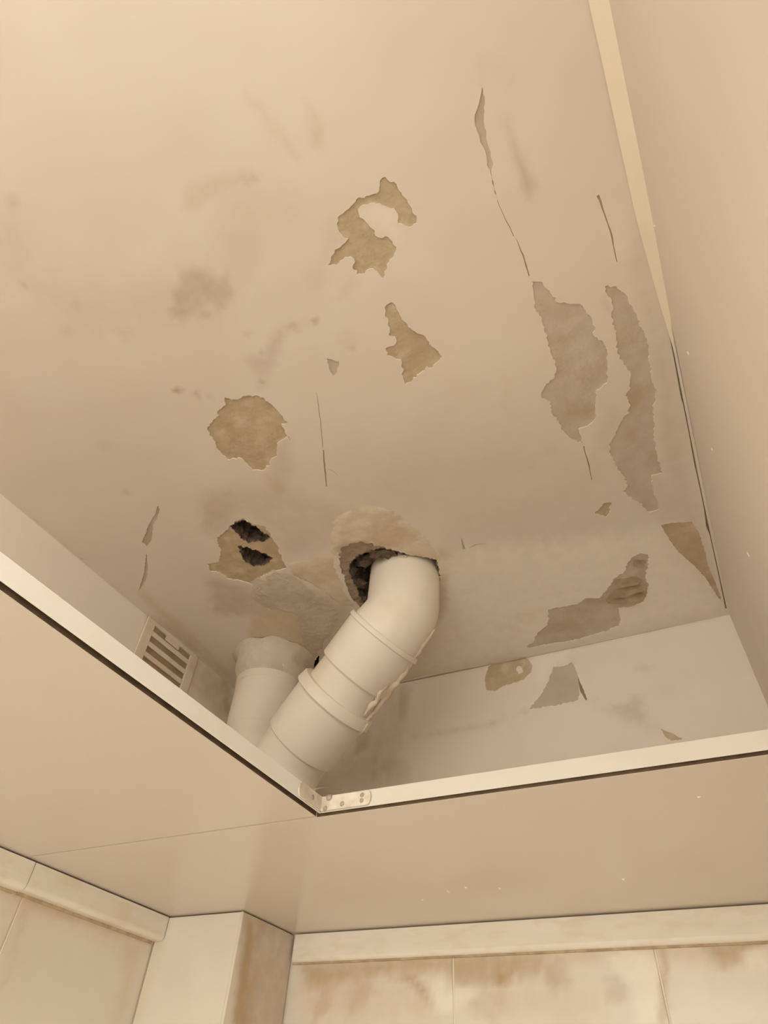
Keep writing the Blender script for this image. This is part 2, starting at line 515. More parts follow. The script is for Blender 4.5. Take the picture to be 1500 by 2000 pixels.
STEPS = [(1252,1087),(1268,1090),(1267,1113),(1262,1133),(1268,1147),(1262,1167),(1253,1177),(1233,1185),(1207,1188),(1212,1207),(1209,1219),(1187,1229),(1133,1244),(1100,1251),(1060,1257),(1032,1263),(1030,1258),(1043,1251),(1048,1237),(1070,1220),(1072,1193),(1097,1188),(1130,1182),(1143,1172),(1173,1170),(1190,1150),(1203,1133),(1223,1120),(1225,1107),(1237,1095)]
LCRACK_A = [(308,988),(312,996),(306,1016),(299,1024),(296,1056),(286,1068),(277,1060),(286,1036),(295,1018),(303,1004)]
LCRACK_B = [(286,1080),(289,1104),(288,1124),(280,1142),(271,1154),(281,1120)]

c_holes, c_fill = [], []      # outlines cut into the paint; (name, outline, material, depth, bumpy)

def cut(px, mat, name='bare_plaster', amp=0.0012, depth=0.0016, bumpy=0.0008, seed=0.0, shrink=None):
    uv = ragged(CEIL.uv(px), 0.004, amp, seed)
    c_holes.append(uv)
    c_fill.append((name, uv, M[mat], depth, bumpy))

cut(HOOK, 'ochre', seed=1); cut(FISH, 'ochre', seed=2, bumpy=0.001); cut(CHIP, 'mauve', seed=3)
cut(ROUND, 'ochre', seed=4); cut(BIG, 'mauve', seed=5); cut(LONG, 'mauve', seed=6)
cut(WEDGE, 'ochre', seed=7, amp=0.0006); cut(NICK, 'ochre', seed=8); cut(SLIT, 'mauve', seed=9, amp=0.0005)
cut(STEPS, 'mauve', seed=10, bumpy=0.001); cut(LCRACK_A, 'mauve', seed=11, amp=0.0006); cut(LCRACK_B, 'mauve', seed=12, amp=0.0006)
lhole_uv = ragged(CEIL.uv(LHOLE), 0.004, 0.0016, 13)
c_holes.append(lhole_uv)
phole_uv = ragged(CEIL.uv(PHOLE), 0.005, 0.0016, 14)
c_holes.append(phole_uv)
SHOLE = [(590,1280),(600,1286),(606,1297),(616,1290),(624,1278),(622,1296),(612,1308),(598,1308)]
shole_uv = ragged(CEIL.uv(SHOLE), 0.003, 0.0006, 15)
c_holes.append(shole_uv)

def crack(px, w, mat='crack', name='crack', seed=0.0, depth=0.0015):
    uv = CEIL.uv(px)
    n = len(uv)
    # refine and let it wander
    pts, ws = [], []
    for i in range(n - 1):
        a, b = Vector((*uv[i], 0)), Vector((*uv[i + 1], 0))
        k = max(2, int((b - a).length / 0.006))
        for j in range(k + (1 if i == n - 2 else 0)):
            t = j / k
            q = a.lerp(b, t)
            o = 0.0009 * noise.noise(Vector((q.x * 90, q.y * 90, seed)))
            pts.append((q.x + o, q.y + o * 0.4))
            u = (i + t) / (n - 1)
            ws.append(max(0.0004, (w[i] * (1 - t) + w[i + 1] * t) * (0.7 + 0.5 * noise.noise(Vector((q.x * 130, q.y * 130, seed + 5))))))
    poly = ribbon(pts, ws)
    c_holes.append(poly)
    c_fill.append((name, poly, M[mat], depth, 0.0))

crack([(1009,468),(1022,500),(1034,540)], [.0008, .0022, .0022], 'soft_crack', seed=21)
crack([(1141,876),(1145,892),(1152,915),(1158,945)], [.0012, .0016, .0022, .0008], seed=22)
crack([(1168,382),(1180,415),(1195,460),(1205,512)], [.0045, .0015, .0022, .001], 'soft_crack', seed=23)
crack([(618,766),(624,804),(628,840),(631,872)], [.0006, .0012, .0010, .0014], 'soft_crack', seed=24)
crack([(632,878),(634,907),(638,950)], [.003, .0035, .002], 'soft_crack', seed=25)
crack([(641,915),(650,920),(661,928)], [.0006, .0010, .0006], 'crack', seed=26)
crack([(971,392),(985,425),(1004,462)], [.0006, .0011, .0010], 'soft_crack', seed=27)
crack([(902,1060),(904,1070),(907,1082)], [.002, .004, .007], 'mauve', seed=28)
crack([(917,1079),(930,1073),(950,1071)], [.001, .0045, .001], 'ochre', seed=29)
crack([(564,852),(567,860)], [.0012, .0006], seed=30)

# dark open joint between ceiling and right wall, following the crease
joint = []
jy = [0.30, 0.33, 0.37, 0.41, 0.47, 0.53, 0.59, 0.60, 0.66, 0.72, 0.78, 0.82, 0.86, 0.88, 0.94, 1.0, 1.05, 1.078]
jw = [.0007, .0010, .0012, .0013, .0013, .0015, .0024, .0014, .0014, .0022, .0014, .0016, .0040, .0016, .0016, .0018, .0024, .0030]
jl = [(XR - 0.0022 - w, y) for y, w in zip(jy, jw)]
jr = [(XR - 0.0022, y) for y in jy]
joint = jl + jr[::-1]
c_holes.append(joint); c_fill.append(('joint_crack', joint, M['crack'], 0.0016, 0.0))

def S(layer, pts, soft, amt, plane=CEIL):
    return (layer, plane.uv(pts), soft, amt)

def blob(layer, cx, cy, rx, ry, soft, amt, plane=CEIL, rot=0.0):
    pts = []
    for i in range(14):
        a = 2 * math.pi * i / 14
        x, y = rx * math.cos(a), ry * math.sin(a)
        pts.append((cx + x * math.cos(rot) - y * math.sin(rot), cy + x * math.sin(rot) + y * math.cos(rot)))
    return S(layer, pts, soft, amt, plane)

c_stains_light = [
    S('pale', [(868,1108),(905,1085),(950,1076),(1100,1062),(1240,1050),(1292,1042),(1325,1088),(1378,1132),(1412,1182),(1300,1205),(1210,1222),(1030,1262),(830,1312),(840,1230),(862,1180)], .026, .85),  # pale band painted in as light on the cove
    S('brown', [(360,530),(395,525),(440,545),(457,575),(435,605),(415,600),(400,590),(385,612),(350,625),(335,620),(340,575)], .008, .42),
    S('brown', [(385,612),(400,606),(415,608),(410,618),(388,620)], .004, .35),
    S('grey', [(30,540),(120,555),(200,570),(260,545),(350,520),(440,520),(470,570),(420,640),(300,640),(180,640),(90,600)], .03, .30),
    S('yellow', [(357,368),(440,343),(478,338),(506,345),(490,358),(430,372),(375,412),(360,405)], .008, .38),
    blob('brown', 488, 349, 12, 6, .005, .35),
    S('yellow', [(440,385),(510,365),(575,375),(580,420),(530,450),(480,560),(420,500)], .02, .22),
    S('yellow', [(598,190),(608,195),(618,230),(632,265),(620,285),(605,280),(606,240)], .007, .5),
    S('yellow', [(480,190),(510,200),(560,270),(590,310),(570,305),(520,240)], .010, .35),
    S('brown', [(480,705),(497,690),(512,700),(530,655),(552,640),(560,650),(545,690),(533,720),(517,757),(506,760),(500,730)], .007, .30),
    S('brown', [(528,650),(560,636),(605,624),(618,626),(585,642),(545,660)], .005, .28),
    blob('brown', 617, 626, 6, 6, .003, .7), blob('brown', 570, 639, 10, 9, .004, .45), blob('brown', 486, 652, 6, 6, .004, .3),
    blob('brown', 346, 764, 8, 4, .002, .8), blob('brown', 382, 774, 6, 7, .002, .75, rot=.6), blob('brown', 411, 775, 6, 4, .003, .3),
    blob('brown', 511, 748, 4, 7, .002, .6), blob('brown', 534, 712, 5, 10, .003, .3), blob('brown', 510, 690, 6, 8, .003, .35),
    blob('brown', 248, 961, 7, 6, .004, .3), blob('grey', 205, 870, 14, 12, .006, .25), blob('brown', 22, 392, 12, 14, .006, .3),
    S('brown', [(40,551),(55,558),(66,568),(62,568),(48,560)], .003, .35), blob('brown', 151, 598, 8, 10, .004, .22), blob('brown', 235, 650, 18, 8, .006, .18, rot=.6),
    blob('brown', 132, 648, 14, 10, .006, .18),
    S('grey', [(0,420),(25,440),(60,520),(0,560)], .02, .3),
    S('pale', [(700,420),(735,400),(765,410),(775,430),(780,445),(790,470),(775,470),(745,455),(725,440),(705,425)], .006, .5),
    S('grey', [(640,430),(655,415),(660,460),(675,465),(645,495),(638,515),(630,480)], .006, .30),
    S('grey', [(600,540),(625,515),(640,540),(620,565),(605,570)], .010, .3), S('grey', [(665,560),(690,535),(700,550),(680,585),(660,585)], .008, .3),
    blob('grey', 680, 665, 20, 22, .006, .22), blob('brown', 685, 680, 4, 3, .002, .3),
    S('grey', [(540,862),(565,855),(570,910),(560,960),(540,960),(530,910)], .010, .55),
    S('grey', [(400,965),(470,950),(560,955),(650,985),(700,1000),(660,1060),(560,1080),(535,1040),(480,1000),(430,1035),(400,1030)], .02, .55),
    S('brown', [(395,975),(450,960),(440,1020),(420,1050),(395,1040)], .02, .22),
    S('yellow', [(515,925),(535,930),(560,955),(545,968),(525,950)], .006, .5),
    S('grey', [(405,1130),(450,1140),(500,1150),(560,1130),(640,1160),(680,1190),(640,1280),(600,1300),(560,1210),(480,1200),(420,1200)], .015, .8),
    S('brown', [(410,1120),(470,1140),(500,1160),(470,1210),(420,1190)], .02, .18),
    S('yellow', [(855,1080),(885,1090),(880,1160),(860,1220),(830,1260),(845,1180)], .010, .5),
    S('brown', [(860,1130),(876,1130),(870,1200),(850,1225)], .006, .25),
    S('grey', [(960,1205),(1020,1190),(1072,1185),(1072,1225),(1040,1255),(950,1270)], .010, .2),
    S('yellow', [(975,1210),(1030,1193),(1072,1192),(1068,1210),(1010,1225),(1000,1250),(960,1262)], .008, .5),
    S('grey', [(990,215),(1002,270),(1025,320),(1045,355),(1042,392),(1020,370),(1007,325),(995,300)], .006, .75),
    S('brown', [(1020,335),(1040,350),(1042,385),(1022,368)], .006, .2),
    S('yellow', [(935,115),(948,125),(946,170),(938,168)], .006, .2), S('yellow', [(950,120),(990,135),(1000,160),(970,150)], .010, .25),
    S('grey', [(1205,520),(1240,560),(1290,760),(1300,930),(1400,1150),(1370,1040),(1330,860),(1290,640),(1255,470)], .014, .45),
    S('grey', [(1180,780),(1225,820),(1190,870),(1215,950),(1260,1010),(1300,1030),(1360,1020),(1340,980),(1300,940),(1170,880)], .014, .4),
    S('grey', [(1183,575),(1192,600),(1186,620),(1178,590)], .004, .5),
    S('grey', [(940,1010),(1170,900),(1280,1010),(1200,1060),(1000,1080)], .04, .25),  # greyed as painted shade just before the lighter cove band
    S('grey', [(1160,880),(1180,900),(1200,990),(1160,1000),(1140,950)], .008, .25),
    blob('grey', 1080, 885, 9, 9, .004, .3), blob('grey', 1038, 918, 5, 5, .003, .3),
    S('grey', [(985,730),(995,760),(990,810),(980,790)], .006, .22), S('grey', [(1000,770),(1012,800),(1005,830)], .005, .2),
    S('grey', [(690,960),(800,880),(960,840),(1060,900),(900,1040),(760,1000)], .06, .22),  # wide soft dimming of the ceiling, shade put into the colour
    S('yellow', [(270,1160),(300,1190),(340,1230),(400,1290),(440,1320),(455,1320),(400,1260),(320,1190),(280,1150)], .008, .45),
    S('brown', [(300,1200),(330,1222),(392,1275),(380,1272),(330,1232)], .004, .35),
    S('yellow', [(520,1195),(560,1190),(590,1210),(600,1260),(480,1270),(490,1210)], .010, .6),
    blob('pale', 1210, 480, 20, 90, .01, .3, rot=-.2),
]
ceiling = painted_surface('ceiling', CEIL, [(XL, YF), (XR, YF), (XR, YB), (XL, YB)], c_holes, c_stains_light, M['paint'], grid=0.0075)
tag(ceiling, 'stained beige ceiling with peeling paint, cracks and bare plaster patches', kind='structure')
for nm, uv, mat, dp, bu in c_fill:
    patch(nm, CEIL, uv, mat, ceiling, depth=dp, bumpy=bu)

# --- broken-out hole to the left of the pipe: ledge of plaster with two deep mouldy hollows
lcore = [ragged(CEIL.uv(LCORE_A), 0.003, 0.002, 31), ragged(CEIL.uv(LCORE_B), 0.003, 0.002, 32)]
def ledge(name, outer, inner, mat, parent, depth, bumpy):
    Q = np.array(outer); lo, hi = Q.min(0), Q.max(0); g = 0.005
    G = np.array([(x, y) for x in np.arange(lo[0], hi[0], g) for y in np.arange(lo[1], hi[1], g)]) + np.random.RandomState(3).uniform(-.001, .001, (len(np.arange(lo[0], hi[0], g)) * len(np.arange(lo[1], hi[1], g)), 2))
    k = inside(G, outer) & (edge_dist(G, outer) > .0015)
    for h in inner: k &= ~inside(G, h) & (edge_dist(G, h) > .0015)
    P, T = triangulate(list(outer), [list(h) for h in inner], [tuple(q) for q in G[k]])
    C = np.array([P[list(t)].mean(0) for t in T])
    ok = inside(C, outer)
    for h in inner: ok &= ~inside(C, h)
    T = [t for t, q in zip(T, ok) if q]
    W = []
    for a, b in P:
        W.append(CEIL.p(a, b, -depth + bumpy * noise.fractal(Vector((a * 80, b * 80, 0)), 0.9, 2, 4)))
    a, b, c = (W[i] for i in T[0])
    if (b - a).cross(c - a).z > 0: T = [t[::-1] for t in T]
    me = bpy.data.meshes.new(name); me.from_pydata(W, [], T)
    return obj(name, me, mat, parent, smooth=True)
tag(ledge('bare_plaster', lhole_uv, lcore, M['ochre'], ceiling, 0.0016, 0.0008), 'ragged plaster around a broken hole')
for q in lcore:
    cavity('broken_hole', CEIL, q, M['rubble'], ceiling, deep=0.035, rough=0.005)
obj('slab', box((XL, YF, ZC + .12), (XR, YB, ZC + .20)), M['rubble'], ceiling)
pcore = ragged(CEIL.uv(PCORE), 0.003, 0.0016, 33)
ledge('hole_lip', phole_uv, [pcore], M['hole_lip'], ceiling, 0.0022, 0.0016)
tag(cavity('broken_hole', CEIL, pcore, M['rubble'], ceiling, deep=0.07, shrink=0.85, rough=0.008), 'dark broken hole around the bent pipe')
tag(cavity('broken_hole', CEIL, shole_uv, M['rubble'], ceiling, deep=0.03, shrink=0.8, rough=0.002), 'small dark hole between the two pipes')

def stone(c, r, mat, name='rubble_piece'):
    bm = bmesh.new()
    bmesh.ops.create_icosphere(bm, subdivisions=2, radius=r)
    for v in bm.verts:
        v.co = Vector((v.co.x * 1.5, v.co.y, v.co.z * .7)) * (1 + .7 * noise.noise(v.co * (1.6 / r) + Vector(c) * 31)) + Vector(c)
    return obj(name, bm, M[mat], ceiling)
for (px, py), dz, r, mt in [((738,1089), .008, .013, 'brown_rubble'), ((758,1093), .010, .011, 'brown_rubble'), ((712,1112), .022, .014, 'rubble'),
                            ((700,1150), .012, .010, 'brown_rubble'), ((709,1176), .006, .008, 'brown_rubble'), ((786,1096), .002, .0055, 'mortar')]:
    c = CEIL.uv([(px, py)])[0]
    stone(CEIL.p(c[0], c[1], -dz), r, mt)

# --- lumps of mortar smeared around the pipes
RING = [(640,1050),(650,1010),(690,990),(730,985),(775,1003),(815,1035),(848,1072),(868,1104),(856,1103),(800,1091),(760,1077),(744,1071),(708,1060),(682,1064),(667,1070),(662,1090),(645,1085)]
BRIDGE = [(556,1096),(590,1092),(628,1078),(656,1086),(662,1110),(674,1142),(684,1166),(700,1188),(672,1190),(640,1165),(606,1142),(570,1122)]
SMEAR = [(494,1140),(530,1120),(570,1125),(610,1148),(642,1170),(668,1192),(650,1240),(620,1285),(600,1300),(585,1250),(575,1200),(520,1190),(490,1170)]
COLLAR = [(500,1165),(540,1150),(585,1165),(596,1200),(590,1230),(560,1215),(515,1215),(480,1240),(474,1290),(452,1330),(462,1270),(478,1210)]
patch('mortar', CEIL, ragged(CEIL.uv(RING), .004, .002, 41), M['mortar'], ceiling, raise_h=0.004, grid=.005, freq=45)
SMEAR[0:3] = [(490,1136), (532,1112), (572,1118)]
patch('mortar', CEIL, ragged(CEIL.uv(BRIDGE), .004, .002, 42), M['mortar'], ceiling, raise_h=0.003, grid=.005, freq=45)
patch('mortar', CEIL, ragged(CEIL.uv(SMEAR), .004, .002, 43), M['grey_mortar'], ceiling, raise_h=0.003, grid=.005, freq=45)

# --- loose curls of plaster in the stepped patch by the back wall
def flake(px, w, h, tilt, yaw, parent, plane=CEIL, mat='flake', lift=0.004):
    c = plane.uv([px])[0]
    bm = bmesh.new()
    nu, nv = 5, 3
    vs = []
    for i in range(nu):
        row = []
        for j in range(nv):
            a = (i / (nu - 1) - .5) * w * (1 - .25 * abs(j - 1)); b = (j / (nv - 1) - .5) * h
            x = a * math.cos(yaw) - b * math.sin(yaw); y = a * math.sin(yaw) + b * math.cos(yaw)
            z = lift * (0.15 + (j / (nv - 1)) * tilt) + 0.0012 * noise.noise(Vector((a * 300, b * 300, c[0] * 99)))
            row.append(bm.verts.new(plane.p(c[0] + x, c[1] + y, z - 0.002)))
        vs.append(row)
    for i in range(nu - 1):
        for j in range(nv - 1):
            bm.faces.new((vs[i][j], vs[i + 1][j], vs[i + 1][j + 1], vs[i][j + 1]))
    r = bmesh.ops.solidify(bm, geom=bm.faces[:], thickness=0.0012)
    return obj('plaster_flake', bm, M[mat], parent)
for px, w, h, t, y in [((1225,1140), .048, .018, 1.2, .15), ((1240,1152), .040, .016, 1.6, -.1), ((1215,1160), .046, .018, 1.4, .25),
                       ((1232,1168), .052, .016, 1.7, .05), ((1205,1172), .040, .016, 1.2, .3), ((1250,1105), .022, .016, 1.0, .6)]:
    flake(px, w, h, t, y, ceiling)

# --- cream fillet along the right wall, running out towards the back
bm = bmesh.new()
prev = None
for i in range(41):
    y = YF + (0.60 - YF) * i / 40
    w = 0.0125 * (1 - smooth01((y - 0.30) / 0.28)) + 0.0004
    w += 0.0006 * noise.noise(Vector((0, y * 12, 0)))
    row = [bm.verts.new((XR - w, y, ZC - 0.001)), bm.verts.new((XR - w * .55, y, ZC - w * .6)), bm.verts.new((XR + 0.003, y, ZC - w * 1.15)), bm.verts.new((XR + .004, y, ZC + .006))]
    if prev:
        for k in range(4):
            bm.faces.new((prev[k], prev[(k + 1) % 4], row[(k + 1) % 4], row[k]))
    else:
        bm.faces.new(row)
    prev = row
bm.faces.new(prev[::-1])
bmesh.ops.recalc_face_normals(bm, faces=bm.faces[:])
tag(obj('trim_1', bm, M['fillet'], smooth=False), 'slim cream fillet along the joint of ceiling and right wall', kind='structure')

# ------------------------------------------------------------------ back wall (painted part above the dropped ceiling) and its patches
OVAL = [(967,1290),(1010,1280),(1030,1287),(1040,1300),(1037,1313),(1023,1327),(983,1340),(967,1350),(950,1348),(947,1327),(953,1303)]
TRI = [(1080,1303),(1100,1302),(1117,1293),(1127,1313),(1132,1340),(1130,1367),(1087,1377),(1033,1385),(1060,1353),(1073,1327)]
GASH = [(1129,1325),(1136,1338),(1147,1366),(1144,1368),(1133,1350)]
W3 = [(1290,1423),(1313,1433),(1333,1443),(1312,1447),(1298,1436)]
b_holes = [ragged(BACK.uv(OVAL), .004, .0006, 51), ragged(BACK.uv(TRI), .004, .001, 52), ragged(BACK.uv(GASH), .003, .0003, 53), ragged(BACK.uv(W3), .003, .0006, 54)]
b_mats = ['ochre', 'faded', 'crack', 'ochre']
Bs = lambda *a: S(*a, plane=BACK)
b_stains_shade = [
    Bs('brown', [(1190,1377),(1217,1378),(1237,1362),(1252,1360),(1253,1387),(1268,1407),(1247,1412),(1220,1407),(1205,1392)], .005, .35),
    Bs('brown', [(1160,1370),(1200,1385),(1260,1410),(1300,1430),(1290,1432),(1240,1415),(1180,1392)], .012, .18),
    Bs('grey', [(720,1370),(770,1340),(800,1350),(790,1420),(770,1500),(740,1530),(690,1530),(650,1520),(700,1440)], .015, .6),  # grey patch is the bent pipe's shadow, painted on the wall
    Bs('brown', [(778,1330),(798,1340),(792,1400),(780,1410)], .006, .3), Bs('brown', [(750,1490),(790,1480),(802,1500),(798,1535),(755,1535)], .008, .25),
    Bs('brown', [(735,1450),(742,1450),(735,1520),(728,1520)], .004, .3), Bs('brown', [(700,1430),(722,1420),(718,1460),(690,1480)], .006, .4),
    Bs('grey', [(800,1320),(1100,1262),(1400,1200),(1400,1206),(1100,1269),(800,1328)], .004, .5),
    Bs('grey', [(795,1435),(950,1412),(1030,1388),(1032,1393),(950,1418),(795,1443)], .003, .55),
    Bs('grey', [(1112,1275),(1125,1290),(1120,1300),(1106,1285)], .006, .35),
    Bs('pale', [(1040,1270),(1110,1272),(1112,1290),(1075,1300),(1060,1340),(1045,1330)], .010, .5),
    Bs('brown', [(1240,1310),(1250,1300),(1275,1300),(1268,1312)], .006, .2), Bs('grey', [(1290,1345),(1315,1340),(1310,1360)], .006, .25),
]
wall_back = painted_surface('wall_back', BACK, [(XL, 0), (XR, 0), (XR, ZP - .05), (XR, ZC + .01), (XL, ZC + .01), (XL, ZP - .05)], b_holes, b_stains_shade, M['wall_paint'], grid=0.011)
tag(wall_back, 'back wall, painted above the dropped ceiling and tiled below it', kind='structure')
for h, mt in zip(b_holes, b_mats):
    patch('crack' if mt == 'crack' else 'bare_plaster', BACK, h, M[mt], wall_back, depth=0.0014)
patch('plaster_flake', BACK, ragged(BACK.uv([(1010,1298),(1018,1302),(1022,1312),(1014,1316),(1008,1308)]), .003, .0006, 55), M['wall_paint'], wall_back, raise_h=0.001, edge_w=.002, grid=.004)
# dark ragged bits where the ceiling patch meets the wall
def edge_chip(pts, plane, parent, mat='crack', h=0.0016, name='crack'):
    patch(name, plane, ragged(plane.uv(pts), .003, .0005, 61), M[mat], parent, raise_h=h, edge_w=.003, grid=.004)
edge_chip([(1030,1266),(1046,1256),(1062,1260),(1100,1256),(1140,1246),(1185,1235),(1186,1238),(1140,1251),(1100,1260),(1062,1265),(1040,1270)], BACK, wall_back, 'soft_crack')

# ------------------------------------------------------------------ left wall
Ls = lambda *a: S(*a, plane=LEFT)
l_stains = [
    Ls('yellow', [(372,1280),(400,1290),(448,1325),(450,1400),(430,1400),(380,1350),(365,1340)], .010, .55),
    Ls('brown', [(392,1310),(430,1320),(436,1350),(420,1365),(398,1345)], .008, .15),
    Ls('brown', [(438,1322),(452,1328),(448,1400),(438,1395)], .006, .45),
    Ls('yellow', [(285,1195),(340,1235),(400,1285),(395,1295),(330,1245),(280,1210)], .006, .4),
]
wall_left = painted_surface('wall_left', LEFT, [(YF, 0), (YB, 0), (YB, ZC + .01), (YF, ZC + .01)], [], l_stains, M['wall_paint'], grid=0.016)
tag(wall_left, 'left wall, painted above the dropped ceiling and tiled below it', kind='structure')

# ------------------------------------------------------------------ right wall (cut short to let light in), floor; no front wall
wall_right = painted_surface('wall_right', WRIGHT, [(-.14, 0), (YB, 0), (YB, ZC + .01), (-.14, ZC + .01)], [], [], M['right_paint'], grid=0.03)
tag(wall_right, 'plain beige right wall', kind='structure')
for px, py, w, h in [(1343,690,.0022,.0045), (1390,878,.0020,.0035), (1461,1083,.0016,.005), (1277,442,.0016,.0030)]:
    dab(WRIGHT, px, py, w, h, wall_right)
tag(obj('floor', box((XL - 1.5, YF - 2.5, -.05), (XR + 2.0, YB + .02, 0)), M['floor']), 'bathroom floor', kind='structure')

# ------------------------------------------------------------------ boxed pipe chase in the corner, below the dropped ceiling
wall_chase = obj('wall_chase', box((XL - .004, CY, 0), (CX, YB + .004, ZP - 0.001), 0.0015), M['grout'])
tag(wall_chase, 'tiled boxing around the pipes in the back left corner', kind='structure')

def tile(name, plane_o, u, v, n, w, h, parent, stains=(), thick=0.0016, grid=0.012, mat=None):
    """One wall tile: a slab with eased edges, its face fine enough to carry stain outlines."""
    o, u, v, n = Vector(plane_o), Vector(u), Vector(v), Vector(n)
    nu, nv = max(2, int(w / grid)), max(2, int(h / grid))
    e = 0.0009
    us = [0, e] + [e + (w - 2 * e) * i / nu for i in range(1, nu)] + [w - e, w]
    vs = [0, e] + [e + (h - 2 * e) * i / nv for i in range(1, nv)] + [h - e, h]
    W, P, Fc = [], [], []
    for i, a in enumerate(us):
        for j, b in enumerate(vs):
            rim = i in (0, len(us) - 1) or j in (0, len(vs) - 1)
            W.append(o + u * a + v * b + n * (thick - (e if rim else 0)))
            P.append((o + u * a + v * b))
    K = len(vs)
    for i in range(len(us) - 1):
        for j in range(K - 1):
            Fc.append((i * K + j, (i + 1) * K + j, (i + 1) * K + j + 1, i * K + j + 1))
    loop = [i * K for i in range(len(us))] + [(len(us) - 1) * K + j for j in range(1, K)] + [i * K + K - 1 for i in range(len(us) - 2, -1, -1)] + [j for j in range(K - 2, 0, -1)]
    s = len(W)
    for q in loop: W.append(P[q].copy())
    for q in range(len(loop)):
        r = (q + 1) % len(loop)
        Fc.append((loop[q], s + q, s + r, loop[r]))
    if u.cross(v).dot(n) < 0: Fc = [f[::-1] for f in Fc]
    me = bpy.data.meshes.new(name)
    me.from_pydata(W, [], Fc)
    pts = [(q.dot(u), q.dot(v)) for q in P]
    stain_attrs(me, pts, stains)
    return obj(name, me, mat or M['tile'], parent)

TH = 0.30                                     # tile height
def band(layer, poly, soft, amt): return (layer, poly, soft, amt)

# stains on tiled walls, outlines given on the wall plane
def wall_poly(pts, plane): return plane.uv(pts)
bt = []
for layer, pts, soft, amt in [
    ('brown', [(590,1885),(700,1880),(820,1870),(900,1868),(1010,1862),(1060,1870),(1055,1905),(985,1910),(950,1925),(900,1920),(870,1895),(760,1900),(690,1915),(640,1930),(600,1925)], .014, 0.65),
    ('yellow', [(590,1890),(1500,1835),(1500,1885),(1330,1880),(1180,1875),(1050,1890),(900,1900),(780,1905),(600,1940)], .012, .55),
    ('grey', [(880,1880),(975,1872),(980,1925),(900,1930)], .010, .5),
    ('brown', [(620,1920),(650,1905),(648,1970),(612,1995)], .010, 0.42), ('brown', [(672,1930),(735,1905),(730,1940),(680,1985)], .010, 0.42),
    ('brown', [(775,1905),(800,1900),(840,1940),(845,1965),(815,1930)], .008, 0.76), ('brown', [(955,1890),(1005,1885),(1000,1920),(965,1925)], .008, 0.95),
    ('brown', [(1060,1880),(1100,1880),(1120,1920),(1085,1935),(1065,1905)], .012, 0.57), ('grey', [(1180,1910),(1205,1900),(1228,1930),(1220,1960),(1185,1960)], .006, .65),
    ('brown', [(1290,1840),(1305,1845),(1302,2000),(1292,2000)], .005, 0.66), ('brown', [(1380,1845),(1450,1840),(1440,1880),(1400,1890)], .012, 0.76),
    ('brown', [(1430,1845),(1500,1830),(1500,1842),(1450,1852)], .004, 0.95), ('yellow', [(980,1940),(1180,1925),(1190,2000),(960,2000)], .02, .35),
    ('yellow', [(585,1930),(840,1930),(850,2000),(585,2000)], .03, .45), ('brown', [(900,1960),(960,1930),(1000,1950),(960,2000)], .015, 0.34),
    ('pale', [(1185,1870),(1230,1852),(1270,1860),(1288,1875),(1288,2000),(1240,2000),(1235,1925),(1205,1898)], .006, .9), ('pale', [(840,1930),(865,1900),(872,1940),(920,1925),(935,1940),(905,1975),(855,1980)], .006, .9),
    ('pale', [(1320,1890),(1370,1880),(1400,1950),(1500,1960),(1500,2000),(1310,2000)], .02, .4), ('pale', [(1440,1860),(1500,1845),(1500,1890),(1460,1895)], .008, .7)]:
    bt.append((layer, BACK.uv(pts), soft, amt))
x_joints = [CX + .004, -.440, -.140, XR - .001]
for r in range(3):
    z1 = ZP - 0.020 - r * TH
    for a, b in zip(x_joints, x_joints[1:]):
        tile('tile', (a + .0012, YB, z1 - TH + .0024), (1, 0, 0), (0, 0, 1), (0, -1, 0), b - a - .0024, TH - .0024, wall_back, bt if r == 0 else (), grid=.008 if r == 0 else .05)
lt = []
for layer, pts, soft, amt in [
    ('brown', [(0,1705),(80,1745),(200,1795),(310,1832),(300,1842),(200,1815),(130,1795),(60,1768),(0,1745)], .006, .50),
    ('yellow', [(0,1720),(120,1770),(300,1840),(265,1870),(150,1820),(0,1780)], .015, .35),
    ('yellow', [(230,1840),(275,1835),(262,1900),(235,2000),(215,2000),(240,1900)], .012, .45), ('grey', [(0,1800),(40,1800),(20,1900),(0,1940)], .03, .3),
    ('brown', [(48,1762),(56,1764),(20,1890),(8,1920)], .006, .25)]:
    lt.append((layer, LEFT.uv(pts), soft, amt))
y_joints = [CY - .002] + [.665 - .3 * i for i in range(6)] + [YF]
for r in range(3):
    z1 = ZP - 0.020 - r * TH
    for b, a in zip(y_joints, y_joints[1:]):
        tile('tile', (XL, a + .0012, z1 - TH + .0024), (0, 1, 0), (0, 0, 1), (1, 0, 0), b - a - .0024, TH - .0024, wall_left, lt if r == 0 else (), grid=.008 if r == 0 and a > 0 else .05)
